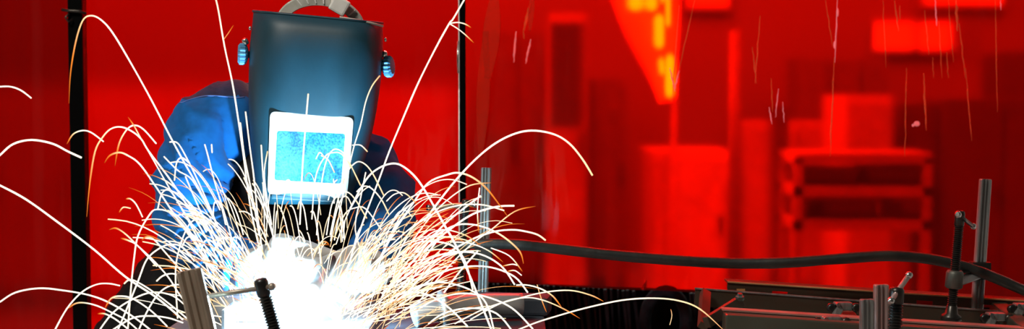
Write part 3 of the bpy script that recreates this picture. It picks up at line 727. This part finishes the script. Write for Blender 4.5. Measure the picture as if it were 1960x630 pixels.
child(m2, 'lens_frame', M['frame'], H, 'glaring white square window frame')
# lens: glass with spatter
lm, nt, out = newmat('lens_glass'); N = nt.nodes; L = nt.links
pb = N.new('ShaderNodeBsdfPrincipled'); pb.inputs['Roughness'].default_value = .08; pb.inputs['Specular IOR Level'].default_value = .8
tc = N.new('ShaderNodeTexCoord'); n1 = N.new('ShaderNodeTexNoise'); n1.inputs['Scale'].default_value = 260; n1.inputs['Detail'].default_value = 3; L.new(tc.outputs['Object'], n1.inputs[0])
n3 = N.new('ShaderNodeTexNoise'); n3.inputs['Scale'].default_value = 22; n3.inputs['Detail'].default_value = 3; L.new(tc.outputs['Object'], n3.inputs[0])
mx = N.new('ShaderNodeMath'); mx.operation = 'MULTIPLY'; L.new(n1.outputs[0], mx.inputs[0]); L.new(n3.outputs[0], mx.inputs[1])
rp = N.new('ShaderNodeValToRGB'); rp.color_ramp.elements[0].position = .15; rp.color_ramp.elements[0].color = (.004, .07, .13, 1); rp.color_ramp.elements[1].position = .42; rp.color_ramp.elements[1].color = (.05, .30, .42, 1)
L.new(mx.outputs[0], rp.inputs[0]); L.new(rp.outputs[0], pb.inputs['Base Color']); L.new(pb.outputs[0], out.inputs[0])
m3 = MB(); ring = [fq(x_, y_, .0042) for x_, y_ in rquad([(529, 249), (662, 255), (654, 353), (524, 346)], 6)]; bk = [q+Vector((0, .004, 0)) for q in ring]; nn = len(ring)
m3.v = ring+bk; m3.f = [tuple(range(nn)), tuple(range(nn, 2*nn))[::-1]]+[(k, k+nn, (k+1) % nn+nn, (k+1) % nn) for k in range(nn)]; m3.sm = [False]*len(m3.f)
child(m3, 'lens', lm, H, 'blue spatter-flecked glass window')
m4 = MB(); m4.beam(fq(520, 376, -.002), fq(662, 384, -.002), .008, .016, bev=.002); child(m4, 'frame_lip', M['shell'], H)
# side knobs and rivets
def knob(px, py, y, sx):
    c = P(px, py, y); g = []
    child(MB().lathe([(.009, -.003), (.016, 0), (.0195, .004), (.0195, .013), (.015, .0165), (.006, .017)], c, (sx, -.25, .05), 80, smooth=False, lobes=16, amp=.08), 'knob', M['knob'], H, 'ribbed pale blue tension knob')
    child(MB().lathe([(.007, -.03), (.007, .0)], c, (sx, -.25, .05), 12), 'knob_shaft', M['black_steel'], H)
    child(MB().lathe([(.005, -.002), (.0065, 0), (.0055, .008), (.003, .010)], c+Vector((0, -.006, .021)), (sx*.3, -.4, 1), 12), 'stop_pin', M['chrome'], H)
knob(472, 104, .035, -1); knob(736, 128, .035, 1)
for px, py in ((480, 54), (737, 76)):
    child(MB().lathe([(.004, 0), (.0045, .002), (.002, .004)], P(px, py, .02), (1 if px > 600 else -1, -.4, 0), 12), 'rivet', M['chrome'], H)
# headgear: ribbed crown band over a dark cap
cc = P(612, 52, .09); m5 = MB(); NB = 40; w5 = .012
for k in range(NB+1):
    a_ = R(182-184*k/NB)
    for (dr, dy) in ((.002, -w5/2), (.005, -w5/2+.003), (.005, w5/2-.003), (.003, w5/2), (-.017, w5/2), (-.017, -w5/2)):
        m5.v.append(cc+Vector(((.082+dr)*math.cos(a_)+.004, dy+.004*math.cos(a_)-.02, (.058+dr)*math.sin(a_)-.004*math.cos(a_))))
for k in range(NB):
    for j in range(6): m5.f.append((k*6+j, k*6+(j+1) % 6, (k+1)*6+(j+1) % 6, (k+1)*6+j)); m5.sm.append(False)
hb = child(m5, 'headgear_band', M['band'], H, 'light grey ribbed headgear band')
m6 = MB()
for k in range(11):
    a_ = R(160-12.5*k)
    if k == 8: pass
    p0 = cc+Vector((.084*math.cos(a_)+.004, -w5/2-.021, .060*math.sin(a_)-.004*math.cos(a_))); p1 = cc+Vector((.069*math.cos(a_-.03)+.004, -w5/2-.021, .045*math.sin(a_-.03)-.004*math.cos(a_))); m6.cap(p0, p1, .0019, .0013, 8)
child(m6, 'band_ridges', M['ridge'], hb)
m7 = MB(); 
for k in range(9):
    a_ = R(64-3.4*k); m7.v.append(Vector())if False else None
m7.box(cc+Vector((.044, -.037, .040)), (.034, .012, .032), Matrix.Rotation(R(30), 3, 'Y'), bev=.004); child(m7, 'ratchet_block', M['ridge'], hb, 'white adjustment block')
child(MB().tube([P(650, 33, -.03), P(680, 38, -.028), (P(710, 44, -.022)), P(733, 50, -.005)], .0022, 8), 'rim_trim', M['band'], H)
cp_ = MB(); cp_.ell(hd+Vector((.0, .01, .02)), (.079, .097, .112)); cap = remesh(cp_, 'cap', M['cap'], W, .01, 2)

# ------------------------------------------------------------------ arc, and its glare as an added glowing volume
o = MB().ell(ARC, (.007, .007, .009)).build('welding_arc', emat('arc_core', (.8, .9, 1), 60, False), None, ARC); tag(o, 'blinding white welding arc at the tip of the torch', 'arc')
vm, nt, out = newmat('arc_glare'); N = nt.nodes; L = nt.links
tc = N.new('ShaderNodeTexCoord'); gr = N.new('ShaderNodeVectorMath'); gr.operation = 'LENGTH'; L.new(tc.outputs['Object'], gr.inputs[0])
mr = N.new('ShaderNodeMapRange'); mr.inputs['From Min'].default_value = 0; mr.inputs['From Max'].default_value = 1; mr.inputs['To Min'].default_value = 1; mr.inputs['To Max'].default_value = 0; L.new(gr.outputs['Value'], mr.inputs[0])
pw = N.new('ShaderNodeMath'); pw.operation = 'POWER'; pw.inputs[1].default_value = 1.7; L.new(mr.outputs[0], pw.inputs[0])
nz = N.new('ShaderNodeTexNoise'); nz.inputs['Scale'].default_value = 3; L.new(tc.outputs['Object'], nz.inputs[0])
mm = N.new('ShaderNodeMath'); mm.operation = 'MULTIPLY'; L.new(pw.outputs[0], mm.inputs[0]); L.new(nz.outputs[0], mm.inputs[1])
m9 = N.new('ShaderNodeMath'); m9.operation = 'MULTIPLY'; m9.inputs[1].default_value = 60; L.new(mm.outputs[0], m9.inputs[0])
em = N.new('ShaderNodeEmission'); em.inputs[0].default_value = (.75, .9, 1, 1); L.new(m9.outputs[0], em.inputs[1]); L.new(em.outputs[0], out.inputs['Volume'])
vm.cycles.emission_sampling = 'NONE'
pc = P(565, 590, -.2)
o = MB().ell((0, 0, 0), (1, 1, 1)).build('glowing_flare', vm, None, (0, 0, 0)); o.location = pc; o.scale = (.165, .10, .105)  # emitting volume imitates the overexposed glare around the arc
tag(o, 'added glowing volume imitating the overexposed glare around the arc', 'flare', kind='stuff')

# ------------------------------------------------------------------ sparks
sm_, nt, out = newmat('spark_glow'); N = nt.nodes; L = nt.links
uvn = N.new('ShaderNodeUVMap'); uvn.uv_map = 'heat'; at = N.new('ShaderNodeSeparateXYZ'); L.new(uvn.outputs[0], at.inputs[0])
rp = N.new('ShaderNodeValToRGB'); cr_ = rp.color_ramp; cr_.elements[0].position = 0; cr_.elements[0].color = (.55, .06, .004, 1); cr_.elements[1].position = 1; cr_.elements[1].color = (1, .90, .72, 1)
e_ = cr_.elements.new(.35); e_.color = (1, .27, .03, 1); e_ = cr_.elements.new(.65); e_.color = (1, .72, .38, 1)
L.new(at.outputs['X'], rp.inputs[0])
st = N.new('ShaderNodeMapRange'); st.inputs['To Min'].default_value = .8; st.inputs['To Max'].default_value = 1.8; L.new(at.outputs['X'], st.inputs[0])
em = N.new('ShaderNodeEmission'); L.new(rp.outputs[0], em.inputs[0]); L.new(st.outputs[0], em.inputs[1]); L.new(em.outputs[0], out.inputs[0]); sm_.cycles.emission_sampling = 'NONE'
def spark_mesh(mb, pix, y0, y1, w, h0, h1, k=5):
    """pix: pixel polyline ordered from the outer end to the source; y0,y1 depth at the two ends"""
    pts = spline([tuple(p) for p in pix], k); n = len(pts); out_ = []; rr = []; hh = []
    for i, (x_, y_) in enumerate(pts):
        u = i/(n-1); Y = y0+(y1-y0)*u; out_.append(P(x_, y_, Y))
        e = min(1, .25+6*u) if h0 < .5 else 1
        rr.append(w*.00040*e*(1+.12*noise.noise(Vector((u*9, x_*.01, 0))))); hh.append(max(0, min(1, h0+(h1-h0)*min(1, u*2.2))))
    mb.tube(out_, rr, 6, heats=hh); return out_
NS = [0]
def spark(pix, y0, y1, w, h0, h1, label, group=None):
    mb = MB(); pts = spark_mesh(mb, pix, y0, y1, w, h0, h1); o = mb.build('spark_trail', sm_, None, pts[0]); tag(o, label, 'spark', group); NS[0] += 1; return o
S = spark
S([(132, 198), (135, 140), (145, 80), (158, 40), (173, 30), (192, 37), (215, 62), (250, 120), (290, 192), (325, 260), (352, 310), (380, 360), (420, 440)], -.3, -.18, 3.4, .1, 1, 'tall white spark trail arching over the top of the thick black post')
S([(-15, 168), (0, 166), (20, 166), (40, 173), (60, 188)], -.3, -.3, 3, 1, 1, 'short white spark curve at the far left edge, near the top')
S([(-20, 315), (0, 297), (25, 276), (60, 268), (100, 275), (130, 290), (156, 302)], -.3, -.3, 4, 1, 1, 'white spark arc crossing the dark red curtain at mid height')
S([(-20, 346), (0, 355), (50, 382), (110, 425), (180, 478), (240, 530), (300, 570), (350, 612)], -.35, -.2, 4, 1, 1, 'long straight spark line falling from the left edge down across the black post')
S([(-20, 590), (0, 578), (30, 560), (75, 552), (120, 556), (170, 565), (210, 580), (260, 610), (310, 650)], -.4, -.2, 3.4, 1, 1, 'low spark arc starting at the lower left edge')
S([(128, 276), (140, 257), (158, 250), (175, 254), (198, 271)], -.3, -.25, 3, .1, 1, 'small spark hook crossing the thick black post at mid height')
S([(166, 415), (172, 350), (182, 290), (197, 262), (212, 247), (230, 243), (250, 250), (270, 266), (285, 290), (330, 350), (380, 430), (430, 520)], -.3, -.2, 3.4, .2, 1, 'wide white spark arch falling just right of the thick post')
S([(220, 318), (228, 275), (243, 248), (258, 240), (275, 248), (299, 275)], -.28, -.22, 3.2, .05, 1, 'spark arch with orange tail, topmost over the red panel left of the sleeve')
S([(200, 312), (210, 298), (228, 292), (245, 298), (268, 315), (300, 360), (340, 420), (380, 475), (430, 540)], -.3, -.2, 3.4, .1, 1, 'spark arc curving below the white arches left of the blue sleeve')
S([(245, 224), (256, 240), (268, 262), (290, 300), (330, 370), (380, 450), (420, 520)], -.28, -.2, 2.6, .15, 1, 'straight spark line with orange tip left of the blue sleeve')
S([(411, -10), (418, 20), (430, 90), (445, 160), (457, 235), (465, 290), (480, 400), (500, 490)], -.25, -.18, 3.4, .75, 1, 'tall spark streak rising off the top edge left of the helmet')
S([(447, 48), (438, 62), (428, 76)], -.25, -.25, 1.6, .05, .4, 'tiny orange spark branch beside the tall streak left of the helmet')
S([(895, -12), (868, 35), (860, 45), (835, 90), (800, 160), (770, 230), (745, 290), (725, 345), (700, 410), (672, 490)], -.25, -.18, 3.4, .9, 1, 'long spark trail sweeping off the top edge right of the helmet')
S([(902, 53), (890, 46), (876, 43), (860, 45)], -.25, -.25, 2.4, .1, .9, 'upper orange fork of the long trail right of the helmet')
S([(907, 82), (890, 66), (876, 55), (860, 45)], -.25, -.25, 2.2, .1, .9, 'lower orange fork of the long trail right of the helmet')
S([(1134, 336), (1115, 305), (1090, 275), (1060, 257), (1018, 250), (980, 258), (940, 280), (900, 315), (860, 360), (812, 423)], -.25, -.2, 4, .6, 1, 'broad white spark arc rising over the clear curtain at centre')
S([(590, 180), (587, 215), (579, 320), (574, 430)], -.24, -.2, 3.4, .8, 1, 'straight vertical spark streak in front of the helmet window')
S([(727, 145), (712, 165), (700, 195), (690, 240), (675, 290), (655, 380), (640, 460)], -.24, -.2, 2.6, .5, 1, 'curved spark streak across the right half of the helmet')
S([(984, 394), (950, 396), (905, 410), (860, 440), (800, 490), (740, 560)], -.25, -.2, 4, .9, 1, 'white spark arc ending flat in front of the middle clamp bar')
S([(1044, 460), (1030, 450), (1010, 444), (980, 440), (940, 445), (890, 465), (830, 505), (780, 560)], -.25, -.2, 3.6, .7, 1, 'spark arc ending just above the start of the thick cable')
S([(940, 630), (900, 530), (870, 465), (850, 430), (825, 385), (800, 345), (775, 321), (753, 313), (725, 322), (700, 345), (670, 400)], -.25, -.2, 4, 1, 1, 'spark trail peaking at the right shoulder and falling across the clamps')
S([(972, 415), (935, 365), (905, 340), (878, 331), (855, 335), (820, 350), (790, 390), (750, 450), (710, 530)], -.25, -.2, 3.8, .15, 1, 'spark arch with an orange end crossing the middle clamp bar near its top')
S([(1002, 505), (995, 482), (970, 458), (940, 440), (905, 430), (870, 432), (830, 455), (780, 500), (730, 570)], -.25, -.2, 3.6, .2, 1, 'spark arch ending below the start of the cable')
S([(1385, 632), (1340, 592), (1300, 576), (1250, 571), (1190, 575), (1120, 590), (1060, 607), (1020, 620), (960, 645)], -.2, -.2, 3.2, .45, .9, 'long low spark arc reaching toward the rails over the dark rack')
S([(1155, 577), (1130, 565), (1090, 556), (1040, 560), (990, 572), (930, 590), (870, 620)], -.2, -.2, 2.8, .3, .9, 'upper of two yellow spark arcs over the left end of the dark rack')
S([(1110, 610), (1080, 592), (1040, 575), (1005, 570), (960, 580), (900, 612)], -.2, -.2, 2.6, .1, .9, 'lower of two yellow spark arcs over the left end of the dark rack')
S([(1076, 590), (1058, 567), (1035, 553), (1010, 546), (988, 546)], -.2, -.2, 3, .05, .9, 'short spark hook just under the curtain hem')
S([(1046, 598), (1036, 572), (1028, 545)], -.2, -.2, 2, .1, .5, 'tiny orange vertical spark under the curtain hem')
S([(228, 407), (236, 397), (250, 399)], -.3, -.3, 2.4, .1, .7, 'tiny orange spark hook on the red panel above the black hip')
S([(241, 381), (250, 381), (261, 392), (273, 416)], -.3, -.3, 2.8, .2, .9, 'small curved spark beside the sleeve elbow')
S([(1284, 592), (1286, 605), (1282, 622)], -.2, -.2, 1.4, .4, .6, 'tiny greenish-yellow spark fleck on the dark rack')
lowL = ('white spark trails crossing the black apron left of the front clamp', 'sparks over the black apron')
for pix, h0 in [([(222, 640), (240, 598), (264, 539), (281, 497), (306, 475), (327, 468), (348, 473), (372, 500)], 1), ([(244, 640), (250, 560), (256, 500), (264, 452), (285, 413), (300, 401), (330, 410), (365, 450), (400, 510)], .9),
                ([(104, 634), (128, 591), (156, 560), (184, 545), (208, 543), (229, 547)], 1), ([(130, 591), (145, 581), (163, 580), (187, 586), (215, 599), (240, 612), (262, 630)], .2),
                ([(209, 440), (222, 437), (240, 448), (264, 471), (295, 500), (323, 532), (345, 566), (380, 610)], .1), ([(231, 456), (247, 461), (264, 471), (300, 510)], .1), ([(271, 460), (280, 454), (295, 459), (316, 483), (344, 515), (380, 560)], .1),
                ([(238, 543), (247, 536), (261, 539), (295, 560), (344, 598), (380, 630)], .8), ([(201, 590), (212, 572), (229, 567), (254, 572), (289, 595), (320, 625)], .2), ([(187, 601), (201, 601), (222, 612), (245, 630)], .1),
                ([(215, 632), (254, 609), (289, 605), (323, 609), (350, 618)], 1), ([(185, 640), (215, 600), (250, 575), (290, 560), (330, 566), (360, 590)], 1), ([(300, 538), (312, 528), (330, 524), (350, 530)], .9), ([(262, 640), (285, 590), (310, 556), (340, 545), (370, 556)], 1)]:
    S(pix, -.3, -.22, 3.2, h0, 1, *lowL)
slv = ('white spark streaks rising in front of the blue left sleeve', 'sparks over the blue sleeve')
for pix in [[(325, 272), (340, 274), (356, 300), (376, 340), (405, 405), (440, 490)], [(392, 277), (398, 298), (410, 345), (430, 410), (450, 480)], [(334, 345), (338, 312), (348, 302), (362, 312)], [(314, 300), (340, 326), (368, 345), (400, 400)], [(405, 277), (406, 292)], [(355, 338), (375, 385), (400, 440), (430, 510)],
            [(470, 214), (478, 280), (486, 340), (494, 420), (502, 480)], [(500, 278), (504, 340), (512, 410)], [(460, 235), (468, 300), (482, 370), (496, 450)], [(302, 400), (310, 370), (325, 365), (345, 395), (375, 450), (410, 520)], [(385, 480), (392, 462), (405, 462), (418, 478)], [(350, 470), (358, 455), (372, 455), (385, 470)],
            [(410, 480), (420, 460), (435, 457), (450, 470), (462, 500)], [(440, 480), (447, 455), (462, 462), (480, 500)], [(408, 412), (410, 390), (418, 386), (425, 400), (432, 430)], [(340, 610), (336, 520), (345, 470), (362, 430), (380, 420), (400, 430), (420, 470)]]:
    S(pix, -.28, -.2, 3, .9, 1, *slv)
hel = ('small spark arches in front of the helmet window and chin', 'sparks before the window')
for pix in [[(690, 355), (668, 310), (655, 291), (640, 286), (628, 300), (618, 335), (610, 400), (606, 450)], [(672, 320), (655, 296), (640, 292), (622, 300), (604, 340), (597, 420)], [(735, 375), (712, 330), (695, 312), (680, 312), (662, 335), (645, 390), (632, 450)], [(702, 418), (680, 382), (665, 368), (650, 372), (635, 392), (625, 450)],
            [(745, 412), (730, 382), (710, 360), (695, 357), (683, 367)], [(703, 290), (690, 278), (675, 278)], [(620, 300), (612, 292), (605, 304)], [(640, 455), (660, 410), (680, 398), (700, 400), (730, 440)], [(700, 505), (680, 440), (690, 380), (700, 330)], [(640, 330), (628, 306), (615, 298)],
            [(545, 350), (552, 344), (558, 352)], [(512, 290), (506, 340), (520, 430)], [(570, 400), (574, 386), (582, 400), (588, 440)]]:
    S(pix, -.26, -.2, 2.6, .6, 1, *hel)
rgt = ('spark arches over the red gap between the right arm and the middle clamp', 'sparks right of the arm')
for pix, h0 in [([(905, 555), (890, 500), (865, 470), (820, 462), (790, 470), (740, 510)], .9), ([(985, 545), (960, 510), (920, 487), (870, 483), (820, 497), (760, 540)], 1), ([(1010, 560), (985, 530), (940, 512), (890, 511), (840, 525), (780, 570)], 1), ([(945, 630), (930, 580), (900, 555), (850, 541), (800, 548), (760, 575)], 1),
                ([(1020, 630), (980, 590), (930, 568), (880, 562), (830, 575), (790, 600)], 1), ([(895, 625), (860, 590), (820, 565), (780, 560), (740, 575)], 1), ([(985, 640), (950, 600), (900, 590), (850, 600), (820, 620)], 1), ([(963, 502), (935, 480), (900, 466), (862, 463)], .1), ([(920, 470), (890, 450), (850, 440), (820, 450), (780, 490)], .1),
                ([(1025, 395), (985, 405), (940, 440), (900, 470), (850, 520), (800, 580)], .1), ([(940, 350), (900, 355), (860, 380), (820, 420), (770, 490)], .3), ([(920, 375), (880, 405), (840, 440), (790, 500)], 1), ([(915, 480), (880, 520), (850, 560)], .9), ([(800, 392), (775, 370), (755, 372), (740, 385)], .2),
                ([(850, 330+110), (830, 470), (800, 510)], .9), ([(1000, 520), (975, 490), (940, 475)], .1), ([(970, 520), (985, 518), (998, 527)], .1), ([(960, 510), (980, 506), (990, 508)], .1), ([(916, 445), (914, 400), (918, 360)], .1)]:
    S(pix, -.26, -.2, 3.4 if h0 > .8 else 2.4, h0, 1, *rgt)
# the dense fan: true ballistic arcs thrown up from around the arc
def ballistic(rx, lab, n, ox, oy, dx, dh, s0, s1, w, hots, yend, stuff=None):
    for _ in range(n):
        o_x = random.uniform(*ox); o_y = random.uniform(*oy); ax = random.uniform(*dx); h = random.uniform(*dh); a0 = random.uniform(*s0); a1 = random.uniform(*s1); ye = random.uniform(*yend)
        pix = []
        for j in range(8):
            s_ = a1+(a0-a1)*j/7; pix.append((o_x+ax*s_, o_y-h*(2*s_-s_*s_)))
        hot = random.random() < hots; ww = random.uniform(*w)*(1 if hot else .7)
        if stuff is None: S(pix, ye, -.2, ww, .85 if hot else random.uniform(.05, .4), 1 if hot else .75, *lab)
        else: spark_mesh(stuff, pix, ye, -.2, ww, .7 if hot else .1, 1 if hot else .6, 2)
left = ('thin spark streak in the dense spray up the left side, towards the sleeve', 'left spray of sparks')
mid = ('thin spark streak standing in the dense spray below the helmet chin', 'middle spray of sparks')
right = ('thin spark streak in the dense spray leaning right, towards the middle clamp', 'right spray of sparks')
ballistic(0, left, 56, (470, 560), (610, 660), (-230, -60), (120, 330), (.25, .5), (.75, 1.12), (1.8, 2.8), .65, (-.3, -.22))
ballistic(0, mid, 38, (500, 680), (560, 640), (-40, 50), (110, 260), (.3, .6), (.8, 1.35), (1.8, 2.8), .6, (-.28, -.22))
ballistic(0, right, 68, (600, 720), (610, 670), (60, 270), (70, 290), (.2, .5), (.7, 1.25), (1.7, 2.8), .55, (-.3, -.12))
st_ = MB()
ballistic(0, None, 60, (440, 600), (620, 700), (-300, -20), (50, 300), (.05, .5), (.5, 1.2), (1.2, 2.6), .5, (-.3, -.22), stuff=st_)
ballistic(0, None, 60, (480, 700), (580, 680), (-70, 90), (40, 230), (.2, .6), (.6, 1.3), (1.2, 2.4), .5, (-.28, -.22), stuff=st_)
ballistic(0, None, 140, (590, 760), (610, 700), (30, 260), (30, 250), (.05, .5), (.5, 1.25), (1.2, 2.3), .4, (-.3, -.12), stuff=st_)
o = st_.build('spark_spray', sm_, None, ARC); tag(o, 'countless fine spark streaks bursting out of the white glare', 'sparks', kind='stuff')
print('sparks', NS[0])

# ------------------------------------------------------------------ light
def area(name, loc, rot, sx, sy, e, col):
    l = bpy.data.lights.new(name, 'AREA'); l.shape = 'RECTANGLE'; l.size = sx; l.size_y = sy; l.energy = e; l.color = col
    o = bpy.data.objects.new(name, l); C.objects.link(o); o.location = loc; o.rotation_euler = rot; return o
al = bpy.data.lights.new('arc_light', 'POINT'); al.energy = 42; al.color = (.42, .78, 1); al.shadow_soft_size = .005
ao = bpy.data.objects.new('arc_light', al); C.objects.link(ao); ao.location = LPOS
area('shop_light', (-2.6, 4.6, 4.1), (0, 0, 0), 1.2, 3.6, 215, (1, .96, .9))
area('shop_light', (.4, 4.6, 4.1), (0, 0, 0), 1.2, 3.6, 225, (1, .96, .9))
area('shop_light', (3.4, 4.6, 4.1), (0, 0, 0), 1.2, 3.6, 140, (1, .96, .9))
area('booth_light', (-1.7, -1.9, 4.0), (R(18), R(-22), 0), 1.2, .4, 110, (1, .93, .82))
sp_ = bpy.data.lights.new('patch_fill_spot', 'SPOT'); sp_.energy = 420; sp_.spot_size = R(30); sp_.spot_blend = .8; sp_.color = (1, .92, .8); sp_.shadow_soft_size = .1  # unseen spot added to brighten the pale machine cabinet
so_ = bpy.data.objects.new('patch_fill_spot', sp_); C.objects.link(so_); so_.location = (.9, 2.4, 3.8); so_.rotation_euler = (Vector(P(1290, 360, 4.9))-so_.location).to_track_quat('-Z', 'Y').to_euler()
w = bpy.data.worlds.new('world'); w.use_nodes = True; w.node_tree.nodes['Background'].inputs[0].default_value = (.02, .02, .022, 1); scene.world = w
vs = scene.view_settings; scene.display_settings.display_device = 'sRGB'; vs.view_transform = 'Standard'; vs.look = 'None'; vs.exposure = 0; vs.gamma = 1; vs.use_curve_mapping = False
